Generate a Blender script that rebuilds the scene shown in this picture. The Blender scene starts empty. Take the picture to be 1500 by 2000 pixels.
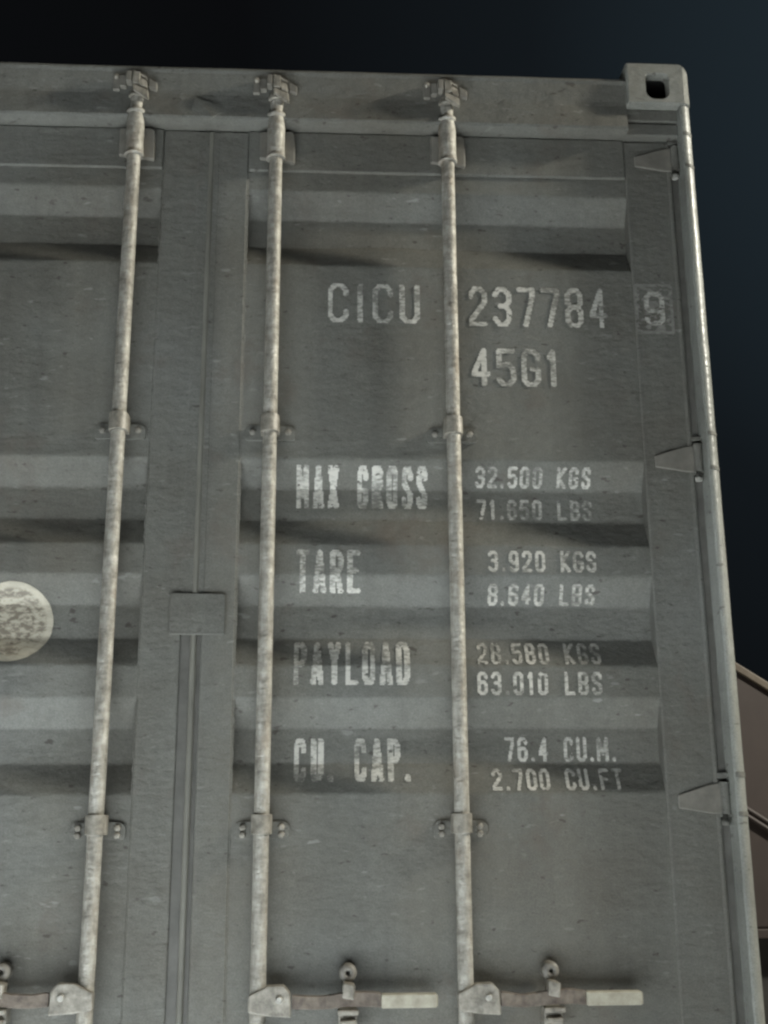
import bpy, bmesh, math, random
from mathutils import Vector, Matrix, Euler, noise

random.seed(7)
S = bpy.context.scene
C = S.collection
R = math.radians

# ------------------------------------------------------------------ camera
cam_data = bpy.data.cameras.new('camera')
cam = bpy.data.objects.new('camera', cam_data)
C.objects.link(cam)
cam_data.sensor_fit = 'VERTICAL'
cam_data.sensor_height = 24.0
cam_data.lens = 2300 / 2000 * 24.0
cam_data.clip_start = 0.05
cam_data.clip_end = 600
cam.matrix_world = (Matrix.Translation((0.3027, -2.5441, 1.0122))
                    @ Matrix.Rotation(R(-3.065), 4, 'Z')
                    @ Matrix.Rotation(R(105.274), 4, 'X')
                    @ Matrix.Rotation(R(-0.311), 4, 'Z'))
S.camera = cam

# ------------------------------------------------------------------ night sky: dark, with the glow of the town low on the right
W = bpy.data.worlds.new('World')
S.world = W
W.use_nodes = True
nt = W.node_tree
nt.nodes.clear()
w_out = nt.nodes.new('ShaderNodeOutputWorld')
w_bg = nt.nodes.new('ShaderNodeBackground')
w_geo = nt.nodes.new('ShaderNodeTexCoord')
w_dot = nt.nodes.new('ShaderNodeVectorMath'); w_dot.operation = 'DOT_PRODUCT'
gd = Vector((0.56, 0.66, 0.56)).normalized()
w_dot.inputs[1].default_value = gd
w_ramp = nt.nodes.new('ShaderNodeValToRGB')
el = w_ramp.color_ramp.elements
el[0].position = 0.80; el[0].color = (0.0032, 0.0036, 0.0042, 1)
el[1].position = 1.0; el[1].color = (0.0155, 0.0245, 0.0315, 1)
e = el.new(0.915); e.color = (0.0064, 0.0088, 0.0110, 1)
nt.links.new(w_geo.outputs['Generated'], w_dot.inputs[0])
nt.links.new(w_dot.outputs['Value'], w_ramp.inputs['Fac'])
nt.links.new(w_ramp.outputs['Color'], w_bg.inputs['Color'])
w_bg.inputs['Strength'].default_value = 1.0
nt.links.new(w_bg.outputs['Background'], w_out.inputs['Surface'])


def aim(o, target):
    o.rotation_euler = (Vector(target) - o.location).to_track_quat('-Z', 'Y').to_euler()


# yard floodlight: high on the right, raking along the doors
ld = bpy.data.lights.new('yard_floodlight', 'SPOT')
ld.energy = 1320
ld.color = (1.0, 0.965, 0.84)
ld.shadow_soft_size = 0.17
ld.spot_size = R(80); ld.spot_blend = 0.4
lo = bpy.data.objects.new('yard_floodlight', ld)
C.objects.link(lo)
lo.location = (4.9, -0.64, 4.25)
aim(lo, (0.6, 0.0, 1.9))

# shielded downlight over the apron in front of the doors: it reaches the doors only by way of the pale concrete
ld2 = bpy.data.lights.new('apron_downlight', 'SPOT')
ld2.energy = 17000
ld2.color = (0.895, 0.99, 1.065)
ld2.shadow_soft_size = 0.12
ld2.spot_size = R(34); ld2.spot_blend = 0.25
lo2 = bpy.data.objects.new('apron_downlight', ld2)
C.objects.link(lo2)
lo2.location = (-0.40, -1.98, 6.2)
aim(lo2, (-0.40, -1.98, 0))

S.view_settings.view_transform = 'Standard'
S.view_settings.look = 'None'
S.view_settings.exposure = 0.0
S.view_settings.gamma = 1.0
S.view_settings.use_curve_mapping = False
S.cycles.max_bounces = 8
S.cycles.diffuse_bounces = 4
S.cycles.use_denoising = True
S.cycles.filter_width = 2.5


# ------------------------------------------------------------------ materials
class NT:
    def __init__(self, name):
        self.m = bpy.data.materials.new(name)
        self.m.use_nodes = True
        self.t = self.m.node_tree
        self.b = self.t.nodes['Principled BSDF']
        tc = self.t.nodes.new('ShaderNodeTexCoord')
        self.co = tc.outputs['Object']

    def n(self, typ, **kw):
        o = self.t.nodes.new(typ)
        for k, v in kw.items():
            if k in o.inputs:
                o.inputs[k].default_value = v
            else:
                setattr(o, k, v)
        return o

    def l(self, a, b):
        self.t.links.new(a, b)

    def mapped(self, scale=(1, 1, 1), rot=(0, 0, 0)):
        mp = self.n('ShaderNodeMapping')
        mp.inputs['Scale'].default_value = scale
        mp.inputs['Rotation'].default_value = rot
        self.l(self.co, mp.inputs['Vector'])
        return mp.outputs['Vector']

    def noise(self, scale, detail=4, rough=0.6, vec=None):
        nn = self.n('ShaderNodeTexNoise')
        nn.inputs['Scale'].default_value = scale
        nn.inputs['Detail'].default_value = detail
        nn.inputs['Roughness'].default_value = rough
        self.l(vec if vec is not None else self.co, nn.inputs['Vector'])
        return nn.outputs['Fac']

    def ramp(self, fac, stops):
        r = self.n('ShaderNodeValToRGB')
        els = r.color_ramp.elements
        els[0].position, els[0].color = stops[0][0], (*stops[0][1], 1)
        els[1].position, els[1].color = stops[-1][0], (*stops[-1][1], 1)
        for p, c in stops[1:-1]:
            x = els.new(p); x.color = (*c, 1)
        self.l(fac, r.inputs['Fac'])
        return r.outputs['Color']

    def mix(self, fac, a, b):
        m = self.n('ShaderNodeMix', data_type='RGBA')
        if isinstance(fac, (int, float)):
            m.inputs[0].default_value = fac
        else:
            self.l(fac, m.inputs[0])
        for v, i in ((a, 6), (b, 7)):
            if isinstance(v, tuple):
                m.inputs[i].default_value = (*v, 1)
            else:
                self.l(v, m.inputs[i])
        return m.outputs[2]

    def bump(self, h, strength, dist, prev=None):
        b = self.n('ShaderNodeBump')
        b.inputs['Strength'].default_value = strength
        b.inputs['Distance'].default_value = dist
        self.l(h, b.inputs['Height'])
        if prev is not None:
            self.l(prev, b.inputs['Normal'])
        return b.outputs['Normal']


def g(v):
    return (v, v, v)


def paint_mat(name, base, light, dark, rough=0.46, chips=1.0, streak=1.0, spec=0.22):
    k = NT(name)
    big = k.noise(1.7, 5, 0.6)
    c = k.ramp(big, [(0.3, dark), (0.5, base), (0.72, light)])
    # grime streaks run down the steel
    sv = k.mapped((14, 14, 0.7))
    st = k.ramp(k.noise(1.0, 4, 0.6, sv), [(0.38, g(0.72)), (0.55, g(1.0)), (0.75, g(1.12))])
    mul = k.n('ShaderNodeMix', data_type='RGBA', blend_type='MULTIPLY')
    mul.inputs[0].default_value = 0.30 * streak
    k.l(c, mul.inputs[6]); k.l(st, mul.inputs[7])
    c = mul.outputs[2]
    # mottled fine dirt
    fn = k.ramp(k.noise(55, 3, 0.7), [(0.3, g(0.86)), (0.7, g(1.12))])
    mul2 = k.n('ShaderNodeMix', data_type='RGBA', blend_type='MULTIPLY')
    mul2.inputs[0].default_value = 0.55
    k.l(c, mul2.inputs[6]); k.l(fn, mul2.inputs[7])
    c = mul2.outputs[2]
    gr = k.ramp(k.noise(330, 2, 0.6), [(0.3, g(0.80)), (0.7, g(1.20))])
    mul3 = k.n('ShaderNodeMix', data_type='RGBA', blend_type='MULTIPLY')
    mul3.inputs[0].default_value = 0.9
    k.l(c, mul3.inputs[6]); k.l(gr, mul3.inputs[7])
    c = mul3.outputs[2]
    # brownish rust bloom in a few places
    rb = k.ramp(k.noise(5.2, 6, 0.7), [(0.57, g(0)), (0.72, g(0.5))])
    c = k.mix(rb, c, (0.120, 0.098, 0.080))
    # small scuffs and chips, slanting
    cv = k.mapped((24, 24, 72), (0, R(16), 0))
    chip = k.ramp(k.noise(1.0, 2, 0.5, cv), [(0.675, g(0)), (0.75, g(1))])
    area = k.ramp(k.noise(2.3, 2), [(0.36, g(0.12)), (0.60, g(1))])
    cm = k.n('ShaderNodeMath', operation='MULTIPLY')
    k.l(chip, cm.inputs[0]); k.l(area, cm.inputs[1])
    cm2 = k.n('ShaderNodeMath', operation='MULTIPLY'); cm2.inputs[1].default_value = 0.46 * chips
    k.l(cm.outputs[0], cm2.inputs[0])
    c = k.mix(cm2.outputs[0], c, (0.34, 0.34, 0.315))
    # dark pits
    pv = k.mapped((36, 36, 74), (0, R(16), 0))
    pit = k.ramp(k.noise(1.0, 2, 0.5, pv), [(0.27, g(1)), (0.335, g(0))])
    pm = k.n('ShaderNodeMath', operation='MULTIPLY'); pm.inputs[1].default_value = 0.6
    k.l(pit, pm.inputs[0])
    c = k.mix(pm.outputs[0], c, (0.045, 0.036, 0.03))
    k.l(c, k.b.inputs['Base Color'])
    rr = k.ramp(k.noise(9, 4), [(0.3, g(rough - 0.07)), (0.7, g(rough + 0.14))])
    k.l(rr, k.b.inputs['Roughness'])
    k.b.inputs['Specular IOR Level'].default_value = spec
    n1 = k.bump(k.noise(6.5, 4, 0.55), 0.34, 0.02)
    n1 = k.bump(k.noise(1.0, 3, 0.6, k.mapped((20, 20, 46), (0, R(16), 0))), 0.42, 0.006, n1)
    n2 = k.bump(k.noise(1.0, 3, 0.6, k.mapped((70, 70, 110))), 0.34, 0.003, n1)
    n2 = k.bump(k.noise(260, 2, 0.6), 0.30, 0.001, n2)
    k.l(n2, k.b.inputs['Normal'])
    return k.m


M = {}
M['paint'] = paint_mat('grey_olive_container_paint', (0.153, 0.151, 0.134), (0.182, 0.184, 0.170), (0.130, 0.122, 0.104), rough=0.56)
M['post'] = paint_mat('lamplit_post_paint', (0.26, 0.265, 0.24), (0.34, 0.345, 0.32), (0.20, 0.20, 0.18), rough=0.36, spec=0.5)  # container paint made paler, so the floodlight's brightness on the posts is in the colour
M['cast'] = paint_mat('corner_casting_paint', (0.25, 0.25, 0.225), (0.29, 0.29, 0.26), (0.20, 0.20, 0.175), rough=0.48)


def rod_mat():
    k = NT('worn_galvanised_bar')
    band = k.noise(1.0, 4, 0.7, k.mapped((22, 22, 52), (0, R(24), 0)))
    blot = k.noise(1.0, 5, 0.7, k.mapped((40, 40, 13)))
    ad = k.n('ShaderNodeMath', operation='MULTIPLY_ADD')
    ad.inputs[1].default_value = 0.42
    k.l(band, ad.inputs[0])
    sc = k.n('ShaderNodeMath', operation='MULTIPLY'); sc.inputs[1].default_value = 0.58
    k.l(blot, sc.inputs[0]); k.l(sc.outputs[0], ad.inputs[2])
    f = ad.outputs[0]
    c = k.ramp(f, [(0.36, (0.17, 0.157, 0.132)), (0.47, (0.29, 0.273, 0.235)), (0.56, (0.40, 0.382, 0.335)), (0.66, (0.60, 0.58, 0.525))])
    rust = k.ramp(k.noise(1.0, 4, 0.6, k.mapped((20, 20, 6))), [(0.54, g(0)), (0.76, g(0.6))])
    c = k.mix(rust, c, (0.25, 0.185, 0.125))
    k.l(c, k.b.inputs['Base Color'])
    k.b.inputs['Metallic'].default_value = 0.25
    k.l(k.ramp(f, [(0.36, g(0.72)), (0.64, g(0.40))]), k.b.inputs['Roughness'])
    n1 = k.bump(band, 0.7, 0.005)
    n1 = k.bump(k.noise(1.0, 3, 0.65, k.mapped((90, 90, 170), (0, R(22), 0))), 0.8, 0.004, n1)
    k.l(n1, k.b.inputs['Normal'])
    return k.m


M['rod'] = rod_mat()


def simple(name, c1, c2, scale, rough, bumps=0.2, dist=0.003, metal=0.0, stretch=(1, 1, 1)):
    k = NT(name)
    nz = k.noise(scale, 5, 0.65, k.mapped(stretch))
    k.l(k.ramp(nz, [(0.32, c1), (0.68, c2)]), k.b.inputs['Base Color'])
    k.b.inputs['Roughness'].default_value = rough
    k.b.inputs['Metallic'].default_value = metal
    k.l(k.bump(k.noise(scale * 2.5, 4, 0.6), bumps, dist), k.b.inputs['Normal'])
    return k.m


M['fitting'] = simple('worn_forged_steel', (0.13, 0.118, 0.096), (0.36, 0.335, 0.285), 46, 0.42, 0.4, 0.004, 0.1)
M['bracket'] = simple('painted_bracket_steel', (0.15, 0.14, 0.12), (0.23, 0.215, 0.185), 24, 0.5, 0.35)
M['bolt'] = simple('bright_bolt_steel', (0.28, 0.27, 0.24), (0.46, 0.45, 0.41), 50, 0.35, 0.2, 0.002, 0.2)
M['rusty_bar'] = simple('rusty_handle_bar', (0.065, 0.048, 0.038), (0.20, 0.165, 0.13), 34, 0.6, 0.5, 0.004)
M['grip'] = simple('beige_handle_grip', (0.26, 0.238, 0.18), (0.44, 0.415, 0.335), 34, 0.5, 0.3, 0.003)
M['gasket'] = simple('black_rubber_gasket', (0.085, 0.082, 0.072), (0.130, 0.125, 0.112), 20, 0.6)
M['gasket_lip'] = simple('dusty_gasket_lip', (0.13, 0.125, 0.105), (0.21, 0.205, 0.175), 14, 0.6, 0.3, 0.003, 0, (1, 1, 0.3))
M['dark'] = simple('dark_steel', (0.02, 0.02, 0.019), (0.045, 0.042, 0.038), 8, 0.6)
M['brown'] = simple('rust_brown_steel', (0.034, 0.0245, 0.022), (0.058, 0.043, 0.038), 2.2, 0.6, 0.3, 0.004, 0, (1, 1, 0.5))
M['brown_edge'] = simple('scraped_brown_steel', (0.09, 0.072, 0.054), (0.16, 0.13, 0.098), 9, 0.55, 0.4, 0.004)
M['concrete'] = simple('pale_concrete', (0.36, 0.355, 0.34), (0.46, 0.455, 0.44), 3.0, 0.9, 0.4, 0.006)


def letter_mat():
    k = NT('worn_white_lettering')
    v = k.mapped((75, 75, 170), (0, R(18), 0))
    nz = k.noise(1.0, 4, 0.65, v)
    big = k.n('ShaderNodeMath', operation='MULTIPLY_ADD'); big.inputs[1].default_value = 0.9
    k.l(k.noise(13, 3, 0.6), big.inputs[0])
    off = k.n('ShaderNodeMath', operation='SUBTRACT'); off.inputs[1].default_value = 0.46
    k.l(nz, off.inputs[0]); k.l(off.outputs[0], big.inputs[2])
    c = k.ramp(big.outputs[0], [(0.33, (0.19, 0.186, 0.165)), (0.47, (0.37, 0.36, 0.32)), (0.62, (0.57, 0.55, 0.495))])
    k.l(c, k.b.inputs['Base Color'])
    k.b.inputs['Roughness'].default_value = 0.55
    k.l(k.bump(nz, 0.3, 0.002), k.b.inputs['Normal'])
    return k.m


M['letter'] = letter_mat()
M['letter_faded'] = simple('faded_white_lettering', (0.155, 0.153, 0.136), (0.27, 0.262, 0.235), 60, 0.6, 0.3, 0.002, 0, (1, 1, 2))


def sticker_mat(cx, cz):
    k = NT('faded_round_sticker')
    mp = k.n('ShaderNodeMapping')
    mp.inputs['Location'].default_value = (-cx, 0, -cz)
    mp.inputs['Scale'].default_value = (1, 0, 1)
    k.l(k.co, mp.inputs['Vector'])
    ln = k.n('ShaderNodeVectorMath', operation='LENGTH')
    k.l(mp.outputs['Vector'], ln.inputs[0])
    ring = k.ramp(ln.outputs['Value'], [(0.0, g(0.9)), (0.040, g(0.8)), (0.049, g(1.0)), (0.053, g(0.30)), (0.060, g(0.85)), (0.074, g(0.75)), (0.079, g(0.2)), (0.09, g(0.3))])
    k.t.nodes[-1].color_ramp.interpolation = 'LINEAR'
    nz = k.noise(1.0, 4, 0.7, k.mapped((42, 42, 90), (0, R(16), 0)))
    blot = k.ramp(nz, [(0.44, g(0)), (0.55, g(1))])
    mm = k.n('ShaderNodeMath', operation='MULTIPLY')
    bb = k.n('ShaderNodeMath', operation='MULTIPLY_ADD'); bb.inputs[1].default_value = 0.72; bb.inputs[2].default_value = 0.28
    k.l(blot, bb.inputs[0])
    k.l(ring, mm.inputs[0]); k.l(bb.outputs[0], mm.inputs[1])
    c = k.mix(mm.outputs[0], (0.52, 0.48, 0.385), (0.12, 0.10, 0.075))
    k.l(c, k.b.inputs['Base Color'])
    k.b.inputs['Roughness'].default_value = 0.6
    k.l(k.bump(nz, 0.5, 0.002), k.b.inputs['Normal'])
    return k.m


# ------------------------------------------------------------------ mesh helpers
class MB:
    def __init__(self):
        self.v = []; self.f = []; self.sm = []

    def add(self, vs, fs, smooth=False):
        o = len(self.v)
        self.v += [tuple(p) for p in vs]
        self.f += [tuple(i + o for i in f) for f in fs]
        self.sm += [smooth] * len(fs)
        return self

    def box(self, x0, x1, y0, y1, z0, z1):
        return self.add([(x0, y0, z0), (x1, y0, z0), (x1, y1, z0), (x0, y1, z0), (x0, y0, z1), (x1, y0, z1), (x1, y1, z1), (x0, y1, z1)],
                        [(0, 3, 2, 1), (4, 5, 6, 7), (0, 1, 5, 4), (1, 2, 6, 5), (2, 3, 7, 6), (3, 0, 4, 7)])

    def prism(self, poly, axis, a, b):
        """poly in the two other axes, extruded along axis from a to b; both ends capped"""
        n = len(poly)
        def P(p, t):
            return {'x': (t, p[0], p[1]), 'y': (p[0], t, p[1]), 'z': (p[0], p[1], t)}[axis]
        vs = [P(p, a) for p in poly] + [P(p, b) for p in poly]
        fs = [(i, (i + 1) % n, (i + 1) % n + n, i + n) for i in range(n)]
        fs += [tuple(range(n))[::-1], tuple(range(n, 2 * n))]
        return self.add(vs, fs)

    def lathe(self, cx, cy, prof, n=24, axis='z'):
        """prof: list of (radius, t) along the axis"""
        vs = []
        for r, t in prof:
            for i in range(n):
                a = 2 * math.pi * i / n
                p, q = r * math.cos(a), r * math.sin(a)
                vs.append({'z': (cx + p, cy + q, t), 'y': (cx + p, t, cy + q), 'x': (t, cx + p, cy + q)}[axis])
        fs = []
        m = len(prof)
        for j in range(m - 1):
            for i in range(n):
                fs.append((j * n + i, j * n + (i + 1) % n, (j + 1) * n + (i + 1) % n, (j + 1) * n + i))
        self.add(vs, fs, True)
        self.add(vs[:n], [tuple(range(n))[::-1]])
        self.add(vs[-n:], [tuple(range(n))])
        return self

    def build(self, name, mat, parent=None, bevel=0.0, label=None, seg=2):
        me = bpy.data.meshes.new(name)
        me.from_pydata(self.v, [], self.f)
        bm = bmesh.new(); bm.from_mesh(me)
        bmesh.ops.recalc_face_normals(bm, faces=bm.faces)
        bm.to_mesh(me); bm.free()
        for p, s in zip(me.polygons, self.sm):
            p.use_smooth = s
        me.materials.append(mat)
        o = bpy.data.objects.new(name, me)
        C.objects.link(o)
        if parent is not None:
            o.parent = parent
        if bevel > 0:
            bv = o.modifiers.new('bevel', 'BEVEL')
            bv.width = bevel; bv.segments = seg; bv.limit_method = 'ANGLE'; bv.angle_limit = R(35)
        if label:
            o['label'] = label
        return o


def empty(name, loc=(0, 0, 0), parent=None):
    o = bpy.data.objects.new(name, None)
    C.objects.link(o)
    o.location = loc
    if parent is not None:
        o.parent = parent
    return o


def copy_part(src, parent, dx=0.0, dy=0.0, dz=0.0):
    o = src.copy()
    C.objects.link(o)
    o.parent = parent
    o.location = src.location + Vector((dx, dy, dz))
    return o


# ------------------------------------------------------------------ the ground
gm = MB()
N = 24
ext = 160.0
vs = []
for j in range(N + 1):
    for i in range(N + 1):
        vs.append((-ext + 2 * ext * i / N, -ext + 2 * ext * j / N, 0.0))
gm.add(vs, [(j * (N + 1) + i, j * (N + 1) + i + 1, (j + 1) * (N + 1) + i + 1, (j + 1) * (N + 1) + i) for j in range(N) for i in range(N)])
ground = gm.build('ground', M['concrete'])
ground['kind'] = 'structure'
ground['label'] = 'pale concrete yard under the container'

# ------------------------------------------------------------------ shipping container
box = empty('shipping_container')
box['label'] = 'grey olive shipping container seen from its locked rear doors at night'
box['category'] = 'shipping container'

XR, XL, TOP = 1.2195, -1.1795, 2.896
DY = 0.055            # front of the door frames
PY = 0.0575           # outer flats of the door panels
LEN = 12.0
RECESS = [(2.5455, 2.3400), (1.852, 1.644), (1.577, 1.369), (1.302, 1.094), (0.560, 0.352)]


def fbm(x, z, s):
    return noise.noise(Vector((x * s, z * s, 3.1)))


def recess(z):
    for z1, z0 in RECESS:
        if z0 < z < z1:
            t = min(1.0, (z1 - z) / 0.068, (z - z0) / 0.068)
            t = max(0.0, t)
            # pressed bends are slightly rounded
            e = 0.05
            if t < e: t = t * t / (2 * e) + 0
            elif t > 1 - e: t = 1 - e / 2 - (1 - t) ** 2 / (2 * e) + 0.0
            else: t = t - e / 2
            return 0.036 * min(1, t / (1 - e)), (z1 - z) / (z1 - z0)
    return 0.0, 0.0


def panel_y(x, z, lit_bend=True):
    d, k = recess(z)
    y = PY + d
    if lit_bend and x > 0.02:
        # shape added for light: lower bends flattened between the bars to brighten that patch
        b = math.exp(-((x - 0.465) / 0.13) ** 2)
        b2 = math.exp(-((x - 0.66) / 0.10) ** 2) * 0.35
        w = max(0.0, min(1.0, (k - 0.42) / 0.3))
        y -= d * min(1, b + b2) * w * 0.30
    y += 0.0016 * fbm(x, z, 2.6) + 0.0007 * fbm(x + 9, z, 7.0)
    return y


def panel_mesh(x0, x1, z0, z1, nx):
    m = MB()
    zs = []
    z = z0
    while z < z1 - 1e-6:
        zs.append(z); z += 0.0042
    zs.append(z1)
    nz = len(zs)
    vs = []
    for zz in zs:
        for i in range(nx + 1):
            x = x0 + (x1 - x0) * i / nx
            vs.append((x, panel_y(x, zz), zz))
    k = len(vs)
    vs += [(p[0], p[1] + 0.002, p[2]) for p in vs]
    fs = []
    for j in range(nz - 1):
        for i in range(nx):
            a = j * (nx + 1) + i
            fs.append((a, a + 1, a + nx + 2, a + nx + 1))
            fs.append((k + a, k + a + nx + 1, k + a + nx + 2, k + a + 1))
    m.add(vs, fs, True)
    return m


def edge_round(poly, rads, n=6):
    """round the corners of a 2-D polygon"""
    out = []
    L = len(poly)
    for i, p in enumerate(poly):
        r = rads[i]
        if r <= 0:
            out.append(p); continue
        a = Vector(poly[i - 1]) - Vector(p); b = Vector(poly[(i + 1) % L]) - Vector(p)
        a.normalize(); b.normalize()
        ang = a.angle(b)
        d = r / math.tan(ang / 2)
        c = Vector(p) + (a + b).normalized() * (r / math.sin(ang / 2))
        s = Vector(p) + a * d - c; e2 = Vector(p) + b * d - c
        for t in range(n + 1):
            q = s.lerp(e2, t / n); q = q.normalized() * r
            out.append(tuple(c + q))
    return out


# corner castings: blocks with their oval openings, rounded towards the side of the container
def casting(x_out, sx, z0, z1, name='corner_casting'):
    m = MB()
    x_in = x_out - sx * 0.162
    hx = x_out - sx * 0.0835; hz = (z0 + z1) / 2 - 0.008
    # front face with an opening: outer rounded outline joined to the hole
    top = z1 > 1
    outer = [(x_in, z0), (x_out, z0), (x_out, z1), (x_in, z1)]
    rr = [0.004, 0.004, 0.032 if top else 0.004, 0.004] if top else [0.004, 0.032, 0.004, 0.004]
    oc = edge_round(outer, rr, 6)
    # resample outer and hole to the same number of points by angle about the hole centre
    K = 64
    def ray(poly, a):
        d = Vector((math.cos(a), math.sin(a))); best = None
        for i in range(len(poly)):
            p = Vector(poly[i]) - Vector((hx, hz)); q = Vector(poly[(i + 1) % len(poly)]) - Vector((hx, hz))
            e3 = q - p
            den = d.x * e3.y - d.y * e3.x
            if abs(den) < 1e-12: continue
            t = (p.x * e3.y - p.y * e3.x) / den
            u = (p.x * d.y - p.y * d.x) / den
            if t > 0 and -1e-9 <= u <= 1 + 1e-9 and (best is None or t < best): best = t
        return (hx + d.x * best, hz + d.y * best)
    hole = edge_round([(hx - 0.029, hz - 0.036), (hx + 0.029, hz - 0.036), (hx + 0.029, hz + 0.036), (hx - 0.029, hz + 0.036)], [0.022, 0.022, 0.012, 0.012], 5)
    angs = sorted({round(2 * math.pi * i / K, 6) for i in range(K)} | {round(math.atan2(p[1] - hz, p[0] - hx) % (2 * math.pi), 6) for p in oc})
    A = [ray(oc, a) for a in angs]; B = [ray(hole, a) for a in angs]
    n = len(angs)
    bv = 0.004
    def toward(p, q, d):
        v = Vector(q) - Vector(p); return tuple(Vector(p) + v.normalized() * d)
    ctr = ((x_in + x_out) / 2, (z0 + z1) / 2)
    A1 = [toward(p, ctr, bv) for p in A]
    er = 0.017            # the upright outer edge is rounded much more than the others
    def sink(p):
        d = er - sx * (x_out - p[0])
        return er - math.sqrt(max(0.0, er * er - d * d)) if d > 0 else 0.0
    def cl(p, lim):
        return (sx * min(sx * p[0], sx * (x_out - sx * lim)), p[1])
    A1 = [cl(p, 0.0012) for p in A1]
    Am = [cl(toward(p, ctr, bv), 0.0055) for p in A]
    An = [cl(toward(p, ctr, bv + 0.001), er) for p in A]
    rings = [[(p[0], 0.178, p[1]) for p in A], [(p[0], max(bv, er if sx * (x_out - p[0]) < er else 0), p[1]) for p in A],
             [(p[0], max(0.001, sink(p)), p[1]) for p in A1], [(p[0], max(0.0005, sink(p)), p[1]) for p in Am], [(p[0], 0.0, p[1]) for p in An],
             [(hx + (p[0] - hx) * 1.05, 0.0, hz + (p[1] - hz) * 1.05) for p in B], [(p[0], 0.004, p[1]) for p in B], [(p[0], 0.030, p[1]) for p in B]]
    vs = [p for r in rings for p in r]
    fs = []
    for j in range(len(rings) - 1):
        for i in range(n):
            fs.append((j * n + i, j * n + (i + 1) % n, (j + 1) * n + (i + 1) % n, (j + 1) * n + i))
    fs.append(tuple(range(n)))
    # hollow inside
    o5 = 7 * n
    m.add(vs, fs)
    m.box(hx - 0.060, hx + 0.060, 0.0302, 0.150, z0 + 0.012, z1 - 0.012)
    m.f = [f for f in m.f]
    # drop the inner box's front so that the opening looks into it
    last6 = m.f[-6:]
    m.f = m.f[:-6] + [f for f in last6 if not all(abs(m.v[i][1] - 0.0302) < 1e-6 for i in f)]
    m.sm = m.sm[:len(m.f)]
    me = bpy.data.meshes.new(name)
    me.from_pydata(m.v, [], m.f)
    me.materials.append(M['cast']); me.materials.append(M['dark'])
    for p in me.polygons[-5:]: p.material_index = 1
    o = bpy.data.objects.new(name, me)
    C.objects.link(o); o.parent = box
    return o


casting(XR, 1, 2.778, TOP)
casting(XL, -1, 2.778, TOP)
casting(XR, 1, 0.0, 0.118)
casting(XL, -1, 0.0, 0.118)


# rear corner posts: a front flange rolled round the outer corner
def post(x_out, sx):
    w = 0.0295
    xi = x_out - sx * w
    poly = [(xi, 0.130), (xi, 0.005), (x_out - sx * 0.0165, 0.004), (x_out, 0.020), (x_out, 0.150), (x_out - sx * 0.140, 0.150), (x_out - sx * 0.140, 0.130)]
    pl = edge_round(poly, [0, 0.004, 0.016, 0.016, 0, 0, 0], 7)
    m = MB()
    n = len(pl)
    zs = [0.118 + (2.778 - 0.118) * i / 120 for i in range(121)]
    vs = []
    for z in zs:
        wob = 0.0008 * noise.noise(Vector((z * 9, sx, 0))) + 0.0006 * noise.noise(Vector((z * 31, sx, 5)))
        for i, p in enumerate(pl):
            k = 1.0 if i < n - 3 else 0.0
            vs.append((p[0] + wob * k, p[1] + wob * k, z))
    fs = [(j * n + i, j * n + (i + 1) % n, (j + 1) * n + (i + 1) % n, (j + 1) * n + i) for j in range(len(zs) - 1) for i in range(n)]
    m.add(vs, fs, True)
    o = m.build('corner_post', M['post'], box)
    md = o.modifiers.new('edges', 'EDGE_SPLIT'); md.split_angle = R(40)
    return o


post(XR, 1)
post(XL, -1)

LUGS = [(2.704, 2.694), (2.614, 2.604), (1.912, 1.902), (1.828, 1.818), (1.137, 1.125), (1.054, 1.043), (0.345, 0.333), (0.262, 0.250)]


def hinge_lugs(x_out, sx):
    for z1, z0 in LUGS:
        m = MB()
        xa = x_out - sx * 0.052; xb = x_out + sx * 0.0010
        poly = [(xa, 0.056), (xa, 0.050), (x_out - sx * 0.0275, 0.044), (x_out - sx * 0.0268, 0.0035), (x_out - sx * 0.0165, 0.0024), (xb, 0.019), (xb, 0.054)]
        pl = edge_round(poly, [0, 0, 0, 0.003, 0.013, 0.013, 0], 6)
        m.prism(pl, 'z', z0, z1)
        m.build('hinge_lug', M['paint'], box, 0.0012)


hinge_lugs(XR, 1)
hinge_lugs(XL, -1)

# door header: lip on top, face, then a lower face that slopes back, lip at the bottom
hm = MB()
hp = [(0.012, 2.853), (0.010, 2.847), (0.0135, 2.838), (0.0185, 2.792), (0.0185, 2.780), (0.0095, 2.716), (0.0125, 2.7105), (0.034, 2.7065), (0.070, 2.705), (0.070, 2.75), (0.12, 2.75), (0.12, 2.853)]
NX = 90
vs = []
for i in range(NX + 1):
    x = -1.0175 + (1.0575 + 1.0175) * i / NX
    for q, (y, z) in enumerate(hp):
        wob = 0.0016 * noise.noise(Vector((x * 6, z * 8, 1.3))) if q < 8 else 0
        dz = 0.0012 * noise.noise(Vector((x * 7, 4.0, 0))) if z > 2.84 else 0
        vs.append((x, y + wob, z + dz))
n = len(hp)
fs = [(i * n + q, i * n + (q + 1) % n, (i + 1) * n + (q + 1) % n, (i + 1) * n + q) for i in range(NX) for q in range(n)]
fs += [tuple(range(n)), tuple(range(NX * n, NX * n + n))[::-1]]
hm.add(vs, fs)
header = hm.build('header', M['paint'], box)

# small anti-racking wedge welded to the header over the door gap
wm = MB()
wm.add([(-0.022, 0.010, 2.769), (0.075, 0.0155, 2.744), (0.024, 0.0055, 2.7125), (-0.036, 0.0125, 2.7165),
        (-0.020, 0.05, 2.768), (0.075, 0.05, 2.740), (0.026, 0.05, 2.706), (-0.030, 0.05, 2.712)],
       [(0, 1, 2, 3), (4, 7, 6, 5), (0, 4, 5, 1), (1, 5, 6, 2), (2, 6, 7, 3), (3, 7, 4, 0)])
wm.build('header_wedge', M['paint'], box, 0.002)

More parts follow.
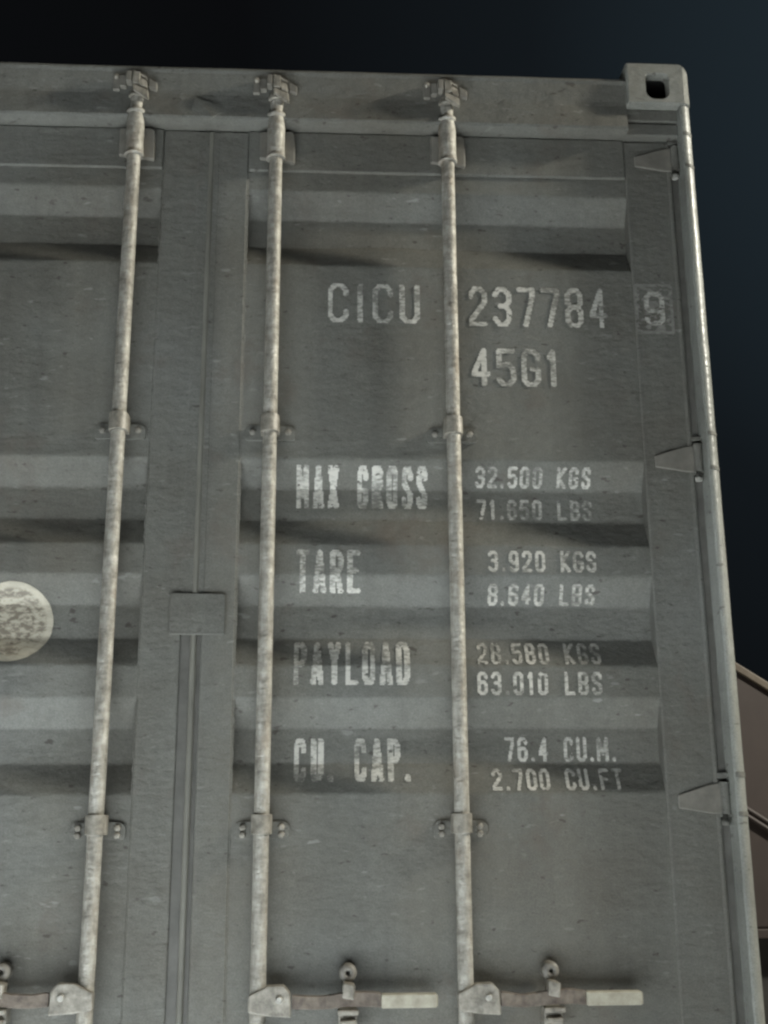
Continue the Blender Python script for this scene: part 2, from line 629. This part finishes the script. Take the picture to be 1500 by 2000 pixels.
# short end gussets beneath the top casting
for sx, xo in ((1, XR), (-1, XL)):
    m = MB()
    xa, xb = sorted((xo - sx * 0.162, xo - sx * 0.030))
    m.box(xa, xb, 0.026, 0.10, 2.7445, 2.7775)
    m.box(xa, xb, 0.030, 0.10, 2.706, 2.740)
    m.build('header_gusset', M['paint'], box, 0.003)

# sill, side walls with vertical corrugation, roof, front end
m = MB(); m.box(-1.0175, 1.0575, 0.012, 0.12, 0.015, 0.118); m.build('door_sill', M['paint'], box, 0.004)


def side_wall(xo, sx):
    m = MB()
    pts = []
    y = 0.150
    pts.append((0.0, y)); y += 0.08
    while y < LEN - 0.4:
        for d, dy in ((0.0, 0.072), (0.0, 0.068), (0.036, 0.072), (0.036, 0.068)):
            pts.append((d, y)); y += dy
    pts.append((0.0, y)); pts.append((0.0, LEN))
    vs = []
    for d, yy in pts:
        vs.append((xo - sx * (0.008 + d), yy, 0.14)); vs.append((xo - sx * (0.008 + d), yy, 2.80))
    k = len(vs)
    vs += [(v[0] - sx * 0.003, v[1], v[2]) for v in vs]
    fs = []
    for i in range(len(pts) - 1):
        a = 2 * i
        fs.append((a, a + 1, a + 3, a + 2)); fs.append((k + a, k + a + 2, k + a + 3, k + a + 1))
    m.add(vs, fs)
    w = m.build('side_wall', M['paint'], box)
    r = MB()
    xa, xb = sorted((xo - sx * 0.002, xo - sx * 0.062))
    r.box(xa, xb, 0.178, LEN, 2.80, 2.866); r.box(xa, xb, 0.178, LEN, 0.03, 0.14)
    r.build('side_rail', M['paint'], box, 0.003)


side_wall(XR, 1)
side_wall(XL, -1)
m = MB(); m.box(XL + 0.063, XR - 0.063, 0.122, LEN, 2.838, 2.850); m.build('roof', M['paint'], box)
m = MB(); m.box(XL + 0.012, XR - 0.012, LEN + 0.002, LEN + 0.05, 0.03, 2.86); m.build('front_wall', M['paint'], box)
m = MB(); m.box(XL + 0.065, XR - 0.065, 0.125, LEN, 0.10, 0.139); m.build('container_floor', M['dark'], box)

# ------------------------------------------------------------------ lettering
GL = {
    'C': [[(1, .76), (1, .86), (.72, 1), (.28, 1), (0, .86), (0, .14), (.28, 0), (.72, 0), (1, .14), (1, .24)]],
    'I': [[(.5, 0), (.5, 1)]],
    'U': [[(0, 1), (0, .14), (.28, 0), (.72, 0), (1, .14), (1, 1)]],
    '0': [[(0, .14), (0, .86), (.28, 1), (.72, 1), (1, .86), (1, .14), (.72, 0), (.28, 0), (0, .14)]],
    '1': [[(.1, .82), (.5, 1), (.5, 0)]],
    '2': [[(0, .78), (0, .86), (.28, 1), (.72, 1), (1, .86), (1, .62), (0, .12), (0, 0), (1, 0)]],
    '3': [[(0, .84), (.28, 1), (.72, 1), (1, .86), (1, .64), (.76, .52), (.4, .52)], [(.76, .52), (1, .4), (1, .14), (.72, 0), (.28, 0), (0, .16)]],
    '4': [[(.72, 0), (.72, 1), (0, .3), (1, .3)]],
    '5': [[(1, 1), (.06, 1), (0, .55), (.7, .6), (1, .46), (1, .14), (.72, 0), (.28, 0), (0, .14)]],
    '6': [[(1, .8), (1, .86), (.72, 1), (.28, 1), (0, .86), (0, .14), (.28, 0), (.72, 0), (1, .14), (1, .42), (.72, .55), (.28, .55), (0, .44)]],
    '7': [[(0, 1), (1, 1), (1, .84), (.45, 0)]],
    '8': [[(.28, .52), (0, .64), (0, .86), (.28, 1), (.72, 1), (1, .86), (1, .64), (.72, .52), (.28, .52), (0, .4), (0, .14), (.28, 0), (.72, 0), (1, .14), (1, .4), (.72, .52)]],
    '9': [[(0, .14), (.28, 0), (.72, 0), (1, .14), (1, .86), (.72, 1), (.28, 1), (0, .86), (0, .56), (.28, .42), (.72, .42), (1, .52)]],
    'A': [[(0, 0), (.5, 1), (1, 0)], [(.18, .3), (.82, .3)]],
    'B': [[(0, 0), (0, 1), (.7, 1), (1, .88), (1, .64), (.7, .52), (0, .52)], [(.7, .52), (1, .4), (1, .12), (.7, 0), (0, 0)]],
    'D': [[(0, 0), (0, 1), (.7, 1), (1, .86), (1, .14), (.7, 0), (0, 0)]],
    'E': [[(1, 1), (0, 1), (0, 0), (1, 0)], [(0, .52), (.75, .52)]],
    'F': [[(1, 1), (0, 1), (0, 0)], [(0, .52), (.75, .52)]],
    'G': [[(1, .78), (1, .86), (.72, 1), (.28, 1), (0, .86), (0, .14), (.28, 0), (.72, 0), (1, .14), (1, .46), (.6, .46)]],
    'K': [[(0, 0), (0, 1)], [(1, 1), (.1, .5), (1, 0)]],
    'L': [[(0, 1), (0, 0), (1, 0)]],
    'M': [[(0, 0), (0, 1), (.5, .28), (1, 1), (1, 0)]],
    'O': [[(0, .14), (0, .86), (.28, 1), (.72, 1), (1, .86), (1, .14), (.72, 0), (.28, 0), (0, .14)]],
    'P': [[(0, 0), (0, 1), (.7, 1), (1, .88), (1, .6), (.7, .47), (0, .47)]],
    'R': [[(0, 0), (0, 1), (.7, 1), (1, .88), (1, .62), (.7, .5), (0, .5)], [(.5, .5), (1, 0)]],
    'S': [[(1, .78), (1, .86), (.72, 1), (.28, 1), (0, .86), (0, .66), (1, .36), (1, .14), (.72, 0), (.28, 0), (0, .14), (0, .22)]],
    'T': [[(0, 1), (1, 1)], [(.5, 1), (.5, 0)]],
    'X': [[(0, 0), (1, 1)], [(0, 1), (1, 0)]],
    'Y': [[(0, 1), (.5, .5), (1, 1)], [(.5, .5), (.5, 0)]],
    '.': [[(.5, .0), (.5, .05)]],
}
ADV = {'I': .55, '1': .72, '.': .5, ' ': .95, 'M': 1.15}


def seg_d(p, a, b):
    vx, vz = b[0] - a[0], b[1] - a[1]
    l2 = vx * vx + vz * vz
    t = 0 if l2 == 0 else max(0, min(1, ((p[0] - a[0]) * vx + (p[1] - a[1]) * vz) / l2))
    return math.hypot(p[0] - a[0] - t * vx, p[1] - a[1] - t * vz)


def lettering(text, x0, x1, z0, z1, cell, wear, seed, parent, surf, t=None, boxed=False, mat='letter'):
    H = z1 - z0
    gap = 0.30
    units = [ADV.get(c, 1.0) for c in text]
    tot = sum(units) + gap * (len(text) - 1)
    u = (x1 - x0) / tot
    if ' ' in text:          # each word is a marking of its own
        k = text.index(' ')
        xa = x0 + (sum(units[:k]) + gap * (k - 1)) * u
        xb = x0 + (sum(units[:k + 1]) + gap * (k + 1)) * u
        lettering(text[:k], x0, xa, z0, z1, cell, wear, seed, parent, surf, t)
        lettering(text[k + 1:], xb, x1, z0, z1, cell, wear, seed + 20, parent, surf, t)
        return
    t = t or H * 0.165
    segs = []
    x = x0
    for c, w in zip(text, units):
        if c != ' ':
            ww = w * u
            for pl in GL[c]:
                pts = [(x + t / 2 + p[0] * (ww - t), z0 + t / 2 + p[1] * (H - t)) for p in pl]
                segs += list(zip(pts[:-1], pts[1:]))
        x += (w + gap) * u
    if boxed:
        a, b, c2, d = (x0 - .016, z0 - .016), (x1 + .016, z0 - .016), (x1 + .016, z1 + .016), (x0 - .016, z1 + .016)
    if boxed:
        segs = []
    nx = int((x1 - x0 + 0.06) / cell); nz = int((H + 0.06) / cell)
    ox, oz = x0 - 0.03, z0 - 0.03
    m = MB()
    idx = {}
    vs = []
    def vert(i, j):
        if (i, j) not in idx:
            xx = ox + i * cell; zz = oz + j * cell
            jx = cell * 0.28 * noise.noise(Vector((i * .9, j * .9, seed)))
            jz = cell * 0.28 * noise.noise(Vector((i * .9, j * .9, seed + 40)))
            idx[(i, j)] = len(vs)
            vs.append((xx + jx, surf(xx + jx, zz + jz) - 0.0016, zz + jz))
        return idx[(i, j)]
    fs = []
    for j in range(nz):
        for i in range(nx):
            p = (ox + (i + .5) * cell, oz + (j + .5) * cell)
            hit = any(seg_d(p, a, b) < t / 2 for a, b in segs)
            thin = False
            if boxed and not hit:
                thin = min(seg_d(p, a, b), seg_d(p, b, c2), seg_d(p, c2, d), seg_d(p, d, a)) < 0.0036
            if boxed and not thin and a[0] < p[0] < b[0] and a[1] < p[1] < c2[1] and noise.noise(Vector((p[0] * 60, p[1] * 110, 7.7))) > 0.05:
                thin = True
            if not (hit or thin): continue
            w = noise.noise(Vector((p[0] * 85 + p[1] * 26, p[1] * 170, seed * 1.7))) + 0.5 * noise.noise(Vector((p[0] * 22, p[1] * 34, seed * 3.1)))
            if w < -0.75 + wear + (0.30 if thin else 0): continue
            fs.append((vert(i, j), vert(i + 1, j), vert(i + 1, j + 1), vert(i, j + 1)))
    m.add(vs, fs)
    me = bpy.data.meshes.new('lettering')
    me.from_pydata(m.v, [], m.f)
    me.materials.append(M[mat])
    o = bpy.data.objects.new('lettering', me)
    C.objects.link(o); o.parent = parent
    o['label'] = 'faded white box painted round the figure 9' if boxed else 'worn white stencilled marking reading ' + text
    return o


# ------------------------------------------------------------------ one door leaf
def bar_set(door, x, lower=True):
    """one locking bar with cam, sleeve, bearing brackets and bolts"""
    RY = 0.020
    r = 0.0164
    m = MB()
    prof = [(r, 0.10)]
    z = 0.10
    while z < 2.765:
        z += 0.012
        prof.append((r + 0.00035 * noise.noise(Vector((z * 60, x * 9, 0))), z))
    m.lathe(x, RY, prof, 24)
    bar = m.build('locking_bar', M['rod'], door)
    # sleeve of the top bearing with a flange at each end
    m = MB()
    m.lathe(x, RY, [(0.0176, 2.606), (0.0235, 2.606), (0.0238, 2.612), (0.0205, 2.6125), (0.0225, 2.618), (0.0215, 2.64), (0.0220, 2.69), (0.0198, 2.716), (0.0198, 2.720),
                    (0.0240, 2.7205), (0.0236, 2.729), (0.0176, 2.7292)], 28)
    m.build('bearing_sleeve', M['rod'], door)
    m = MB()
    m.prism([(x - 0.040, 2.620), (x + 0.046, 2.609), (x + 0.046, 2.686), (x + 0.038, 2.696), (x - 0.040, 2.693)], 'y', 0.036, DY - 0.0055)
    m.build('bearing_plate', M['bracket'], door, 0.0025)
    # forged cam on the bar's head: neck, collar, stepped hook to the right
    m = MB()
    m.lathe(x, RY, [(0.0160, 2.7655), (0.0205, 2.766), (0.0210, 2.776), (0.0175, 2.7765), (0.0175, 2.786)], 24)
    m.add([(x - 0.006, -0.012, 2.772), (x + 0.030, -0.006, 2.754), (x + 0.031, 0.012, 2.756), (x - 0.006, 0.012, 2.776),
           (x - 0.008, -0.012, 2.788), (x + 0.029, -0.006, 2.775), (x + 0.030, 0.012, 2.776), (x - 0.008, 0.012, 2.790)],
          [(0, 3, 2, 1), (4, 5, 6, 7), (0, 1, 5, 4), (1, 2, 6, 5), (2, 3, 7, 6), (3, 0, 4, 7)])
    m.box(x - 0.008, x + 0.010, -0.014, 0.014, 2.7885, 2.820)
    m.add([(x + 0.011, -0.010, 2.785), (x + 0.028, -0.006, 2.780), (x + 0.028, 0.0105, 2.780), (x + 0.011, 0.0105, 2.785),
           (x + 0.011, -0.010, 2.806), (x + 0.025, -0.006, 2.801), (x + 0.025, 0.0105, 2.801), (x + 0.011, 0.0105, 2.806)],
          [(0, 3, 2, 1), (4, 5, 6, 7), (0, 1, 5, 4), (1, 2, 6, 5), (2, 3, 7, 6), (3, 0, 4, 7)])
    m.add([(x - 0.008, -0.013, 2.8205), (x + 0.026, -0.007, 2.807), (x + 0.026, 0.010, 2.807), (x - 0.008, 0.010, 2.8205),
           (x - 0.008, -0.013, 2.826), (x + 0.025, -0.007, 2.8125), (x + 0.025, 0.010, 2.8125), (x - 0.008, 0.010, 2.826)],
          [(0, 3, 2, 1), (4, 5, 6, 7), (0, 1, 5, 4), (1, 2, 6, 5), (2, 3, 7, 6), (3, 0, 4, 7)])
    m.build('locking_cam', M['fitting'], door, 0.0018)
    # guide brackets half way: saddle over the bar, base plate, bolts
    for zc, zh in ((1.9205, 0.021), (1.0325, 0.0205)):
        m = MB()
        rr = 0.0215
        nseg = 14
        inner, outer = [], []
        for i in range(nseg + 1):
            a = math.pi + math.pi * i / nseg
            outer.append((x + rr * math.cos(a), RY + rr * math.sin(a) * 1.05))
        prof2 = [(x - rr, DY - 0.006)] + outer + [(x + rr, DY - 0.006)]
        m.prism(prof2, 'z', zc - zh, zc + zh)
        m.build('guide_bracket', M['fitting'], door, 0.0015)
        m = MB()
        lo_, hi_ = (zc - 0.030, zc + 0.006)
        pl = edge_round([(x - 0.058, lo_), (x + 0.058, lo_), (x + 0.058, hi_), (x - 0.058, hi_)], [0.006, 0.006, 0.016, 0.016], 4)
        m.prism(pl, 'y', DY - 0.0055, DY + 0.0015)
        m.build('bracket_base', M['paint'], door, 0.001)
        for dx in (-0.041, 0.041):
            for dz in ((-0.006, -0.021) if zc < 1.5 else (-0.010,)):
                m = MB()
                m.lathe(x + dx, zc + dz, [(0.0078, DY - 0.0052), (0.0078, DY - 0.010), (0.0066, DY - 0.0125), (0.003, DY - 0.0130)], 6, 'y')
                m.build('bolt', M['fitting'] if zc < 1.5 else M['bracket'], door)
    # the bar's foot bearing, out of the picture at the bottom
    m = MB(); m.lathe(x, RY, [(0.0176, 0.18), (0.0225, 0.18), (0.0225, 0.30), (0.0176, 0.30)], 24); m.build('bearing_sleeve', M['rod'], door)


def handle_set(door, x, sx, xg0, xg1, xb1, zc=0.688):
    """hub on the bar, flat lever, grip, and the catch that holds the lever"""
    # hub: cheek plates round the bar, with its bolt
    m = MB()
    a, b = sorted((x + sx * 0.0205, x + sx * 0.068))
    pts = [(x - sx * 0.018, zc + 0.012), (x + sx * 0.020, zc + 0.030), (x + sx * 0.052, zc + 0.031), (x + sx * 0.066, zc + 0.016), (x + sx * 0.068, zc - 0.030), (x + sx * 0.020, zc - 0.027), (x - sx * 0.018, zc - 0.020)]
    m.prism(pts, 'y', -0.0040, 0.0225)
    m.build('handle_hub', M['fitting'], door, 0.003)
    m = MB(); m.lathe(x + sx * 0.044, zc + 0.004, [(0.0075, -0.0045), (0.0075, -0.009), (0.005, -0.0115)], 10, 'y'); m.build('bolt', M['bolt'], door)
    # lever: from the hub to the grip, slightly bowed
    m = MB()
    pa, pb = x + sx * 0.069, xg0
    K = 14
    top, bot = [], []
    for i in range(K + 1):
        xx = pa + (pb - pa) * i / K
        f = i / K
        jog = -0.004 * math.sin(f * math.pi * 2) + 0.002 * noise.noise(Vector((xx * 30, 1, 2)))
        top.append((xx, zc + 0.0135 + jog)); bot.append((xx, zc - 0.0135 + jog * 0.6))
    m.prism(top + bot[::-1], 'y', -0.002, 0.012)
    m.build('handle_lever', M['rusty_bar'], door, 0.002)
    m = MB()
    pl = edge_round([(xg0, zc - 0.0145), (xg1, zc - 0.0145), (xg1, zc + 0.0125), (xg0, zc + 0.0125)], [0.003, 0.006, 0.006, 0.003], 4)
    m.prism(pl, 'y', -0.006, 0.016)
    m.build('handle_grip', M['grip'], door, 0.004)
    # catch: round boss above the lever, hook and keeper under it
    xc = xb1
    m = MB()
    m.lathe(xc, zc + 0.050, [(0.0045, 0.034), (0.0045, 0.020), (0.0100, 0.018), (0.0165, 0.022), (0.0185, 0.030), (0.0185, DY - 0.006)], 18, 'y')
    m.build('catch_boss', M['bracket'], door)
    m = MB()
    m.prism([(xc - 0.012, zc + 0.006), (xc + 0.012, zc + 0.002), (xc + 0.014, zc + 0.030), (xc - 0.010, zc + 0.036)], 'y', -0.0085, 0.034)
    m.build('catch_hasp', M['fitting'], door, 0.003)
    m = MB()
    m.box(xc - 0.019, xc + 0.019, 0.010, DY - 0.006, zc - 0.064, zc - 0.018)
    m.box(xc - 0.021, xc + 0.021, -0.010, 0.018, zc - 0.026, zc - 0.0165)
    m.box(xc - 0.016, xc + 0.016, -0.010, 0.018, zc - 0.044, zc - 0.036)
    m.build('catch_bracket', M['fitting'], door, 0.002)


def make_door(right):
    door = empty('door', (0, 0, 0), box)
    if right:
        xi, xs_i, xs_o, xo, sx = 0.0350, 0.1105, 1.0545, 1.1725, 1
        bars = (0.179, 0.602)
    else:
        xi, xs_i, xs_o, xo, sx = -0.0090, -0.0985, -1.0145, -1.1325, -1
        bars = (-0.165, -0.562)
    # frame members
    def bx(a, b, y0, z0, z1, nm):
        m = MB(); a, b = sorted((a, b)); m.box(a, b, y0, 0.104, z0, z1)
        return m.build(nm, M['paint'], door, 0.0045, seg=3)
    bx(xi, xs_i, DY, 0.125, 2.7035, 'stile')
    bx(xs_o, xo, DY, 0.125, 2.7035, 'stile')
    a, b = sorted((xs_i, xs_o))
    bx(a + 0.0005, b - 0.0005, DY - 0.004, 2.594, 2.7040, 'rail')
    bx(a + 0.0005, b - 0.0005, DY - 0.004, 0.124, 0.225, 'rail')
    # rolled bead along the hinge edge of the stile
    m = MB(); m.lathe(xo - sx * 0.006, DY + 0.002, [(0.0062, 0.126), (0.0062, 2.698)], 14); m.build('edge_bead', M['paint'], door)
    # corrugated panel
    pm = panel_mesh(a - 0.004, b + 0.004, 0.2252, 2.5938, 90)
    pm.build('panel', M['paint'], door)
    # weld bead where the panel meets the inner stile
    m = MB()
    zz = 0.23; prof = []
    while zz < 2.59:
        prof.append((0.0016 + 0.0022 * noise.noise(Vector((zz * 70, sx, 0))), zz)); zz += 0.008
    m.lathe(xs_i + sx * 0.001, DY + 0.003, prof, 8)
    m.build('weld_seam', M['paint'], door)
    # gasket in the hinge gap
    m = MB(); p, q = sorted((xo + sx * 0.0005, xo + sx * 0.020)); m.box(p, q, 0.058, 0.09, 0.125, 2.699); m.build('gasket', M['gasket'], door)
    for x in bars:
        bar_set(door, x)
    # hinges: strap, knuckle, pin
    for zt in (2.697, 1.905, 1.130, 0.338):
        z0 = zt - 0.084 + 0.004; z1 = zt - 0.014
        X = lambda d: xo - sx * d
        m = MB()
        m.prism([(X(0.094), z0 + 0.012), (X(0.094), z1 - 0.026), (X(0.020), z1 - 0.003), (X(-0.002), z1), (X(-0.002), z0), (X(0.020), z0)], 'y', 0.0488, DY - 0.0015)
        m.build('hinge_strap', M['bracket'], door, 0.003)
        m = MB(); m.lathe(X(-0.0085), 0.046, [(0.0105, z0 - 0.001), (0.0105, z1 + 0.001)], 18); m.build('hinge_knuckle', M['paint'], door)
        m = MB(); m.lathe(X(-0.0045), 0.043, [(0.0080, z0 - 0.024), (0.0088, z0 - 0.020), (0.0088, z0 - 0.0135), (0.0055, z0 - 0.0130), (0.0055, zt - 0.016)], 14)
        m.build('hinge_pin', M['bolt'] if zt > 1.5 else M['paint'], door)
    # handles
    if right:
        handle_set(door, bars[0], 1, 0.4285, 0.5425, 0.3612)
        handle_set(door, bars[1], 1, 0.8455, 0.9610, 0.7790)
    else:
        handle_set(door, bars[0], -1, -0.4060, -0.5200, -0.3365, 0.697)
        handle_set(door, bars[1], -1, -0.8055, -0.9210, -0.7390, 0.697)
    return door


rdoor = make_door(True)
ldoor = make_door(False)

# middle gasket with its pale lips between the leaves, and the overlap plate with its stop
m = MB(); m.box(-0.0085, 0.0345, 0.0590, 0.095, 0.125, 2.699); m.build('gasket', M['gasket'], rdoor)
m = MB(); m.lathe(0.0195, 0.0565, [(0.0070, 0.126), (0.0070, 2.698)], 14); m.build('gasket_lip', M['gasket_lip'], rdoor)
m = MB()
pl = edge_round([(-0.036, 1.437), (0.088, 1.437), (0.088, 1.530), (-0.036, 1.532)], [0.004, 0.004, 0.008, 0.008], 4)
m.prism(pl, 'y', 0.0470, DY - 0.0025)
m.build('overlap_plate', M['paint'], rdoor, 0.003)
# upper cover strip over the gap
m = MB(); m.box(-0.0130, 0.0385, 0.0532, 0.0548, 1.5345, 2.6985); m.build('cover_strip', M['paint'], rdoor, 0.0015)

# markings, right leaf
TX = [("CICU", 0.3092, 0.5321, 2.1917, 2.2956), ("237784", 0.6492, 0.9881, 2.1882, 2.2930), ("9", 1.0775, 1.1300, 2.1960, 2.2870),
      ("45G1", 0.6516, 0.8657, 2.0343, 2.1322), ("MAX GROSS", 0.2392, 0.5456, 1.7392, 1.8371), ("TARE", 0.2423, 0.3880, 1.5362, 1.6330),
      ("PAYLOAD", 0.2396, 0.4976, 1.3269, 1.4266), ("CU. CAP.", 0.2425, 0.4990, 1.1197, 1.2155),
      ("32.500 KGS", 0.6570, 0.9300, 1.7917, 1.8379), ("71.650 LBS", 0.6596, 0.9330, 1.7156, 1.7653), ("3.920 KGS", 0.6785, 0.9275, 1.5842, 1.6349),
      ("8.640 LBS", 0.6783, 0.9255, 1.5126, 1.5593), ("28.580 KGS", 0.6494, 0.9294, 1.3744, 1.4267), ("63.010 LBS", 0.6466, 0.9266, 1.3059, 1.3578),
      ("76.4 CU.M.", 0.7079, 0.9585, 1.1634, 1.2172), ("2.700 CU.FT", 0.6747, 0.9640, 1.1005, 1.1479)]
for i, (s, x0, x1, z0, z1) in enumerate(TX):
    small = z1 - z0 < 0.07
    if s == '9':
        lettering(s, x0, x1, z0, z1, 0.0024, 0.06, i + 3.0, rdoor, lambda x, z: DY, t=0.0125)
        lettering(s, x0, x1, z0, z1, 0.0024, 0.10, i + 33.0, rdoor, lambda x, z: DY + 0.0008, boxed=True, mat='letter_faded')
    else:
        lettering(s, x0, x1, z0, z1, 0.0019 if small else 0.0026, 0.14 if z0 > 2 else 0.09, i + 3.0, rdoor, panel_y, t=0.0076 if small else 0.0125)

# round faded sticker, left leaf
cx, cz, rad = -0.3865, 1.4690, 0.0900
m = MB()
NR, NA = 40, 72
vs = [(cx, panel_y(cx, cz) - 0.0018, cz)]
for j in range(1, NR + 1):
    for i in range(NA):
        a = 2 * math.pi * i / NA
        rr = rad * j / NR * (1 + (0.012 * noise.noise(Vector((math.cos(a) * 9, math.sin(a) * 9, 2))) if j == NR else 0))
        xx, zz = cx + rr * math.cos(a), cz + rr * math.sin(a)
        vs.append((xx, panel_y(xx, zz) - 0.0018, zz))
fs = [(0, 1 + (i + 1) % NA, 1 + i) for i in range(NA)]
for j in range(NR - 1):
    for i in range(NA):
        a = 1 + j * NA + i; b = 1 + j * NA + (i + 1) % NA
        fs.append((a, b, b + NA, a + NA))
m.add(vs, fs, True)
st = m.build('sticker', sticker_mat(cx, cz), ldoor)
st['label'] = 'faded round beige approval sticker crossing a corrugation'

# cam keepers bolted to the header, one round every bar head
for x in (0.179, 0.602, -0.165, -0.562):
    m = MB()
    m.box(x - 0.024, x - 0.0105, -0.014, 0.0115, 2.794, 2.822)
    m.box(x - 0.040, x - 0.0245, -0.004, 0.0135, 2.786, 2.817)
    m.box(x - 0.058, x - 0.0405, 0.004, 0.0140, 2.780, 2.820)
    m.build('cam_keeper', M['bracket'], box, 0.0022)
    m = MB()
    m.prism([(x + 0.0305, 2.786), (x + 0.050, 2.780), (x + 0.050, 2.800), (x + 0.0305, 2.812)], 'y', 0.000, 0.0140)
    m.build('cam_keeper', M['bracket'], box, 0.0022)
    m = MB(); m.lathe(x - 0.050, 2.815, [(0.0065, 0.0045), (0.0065, -0.001), (0.004, -0.003)], 8, 'y'); m.build('bolt', M['fitting'], box)

# ------------------------------------------------------------------ the brown steel skip behind
sk = empty('steel_skip', (2.6, 2.0, 0))
sk['label'] = 'rust brown steel skip with sloping top edge behind the container'
sk['category'] = 'skip'


def spart(m, nm, mat, bv=0.0):
    m.v = [(p[0] - 2.6, p[1] - 2.0, p[2]) for p in m.v]
    return m.build(nm, mat, sk, bv)


k = -0.636
zt = lambda x: 1.6255 + k * (x - 1.9475)
zs_ = lambda x: 1.072 - 0.64 * (x - 1.936)
m = MB(); m.prism([(1.50, 0.665), (1.50, zt(1.50)), (3.15, zt(3.15)), (3.15, 0.665)], 'y', 2.0, 3.3)
spart(m, 'skip_wall', M['brown'], 0.008)
m = MB(); m.prism([(1.48, zt(1.48) - 0.022), (1.48, zt(1.48) + 0.012), (3.16, zt(3.16) + 0.012), (3.16, zt(3.16) - 0.022)], 'y', 1.985, 1.9995)
spart(m, 'rim', M['brown_edge'], 0.004)
for off in (0.0135, -0.0135):
    m = MB(); m.prism([(1.49, zs_(1.49) + off - 0.0105), (1.49, zs_(1.49) + off + 0.0105), (2.50, zs_(2.50) + off + 0.0105), (2.50, zs_(2.50) + off - 0.0105)], 'y', 1.978, 1.9995)
    spart(m, 'rib', M['brown'], 0.010)
m = MB(); m.box(1.52, 3.1, 2.10, 3.2, 0.02, 0.664)
spart(m, 'skip_base', M['dark'], 0.01)
m = MB(); m.prism([(1.50, 0.63), (3.15, 0.63), (3.15, 0.664), (1.50, 0.664)], 'y', 1.99, 2.0985)
spart(m, 'bottom_rail', M['brown'], 0.004)
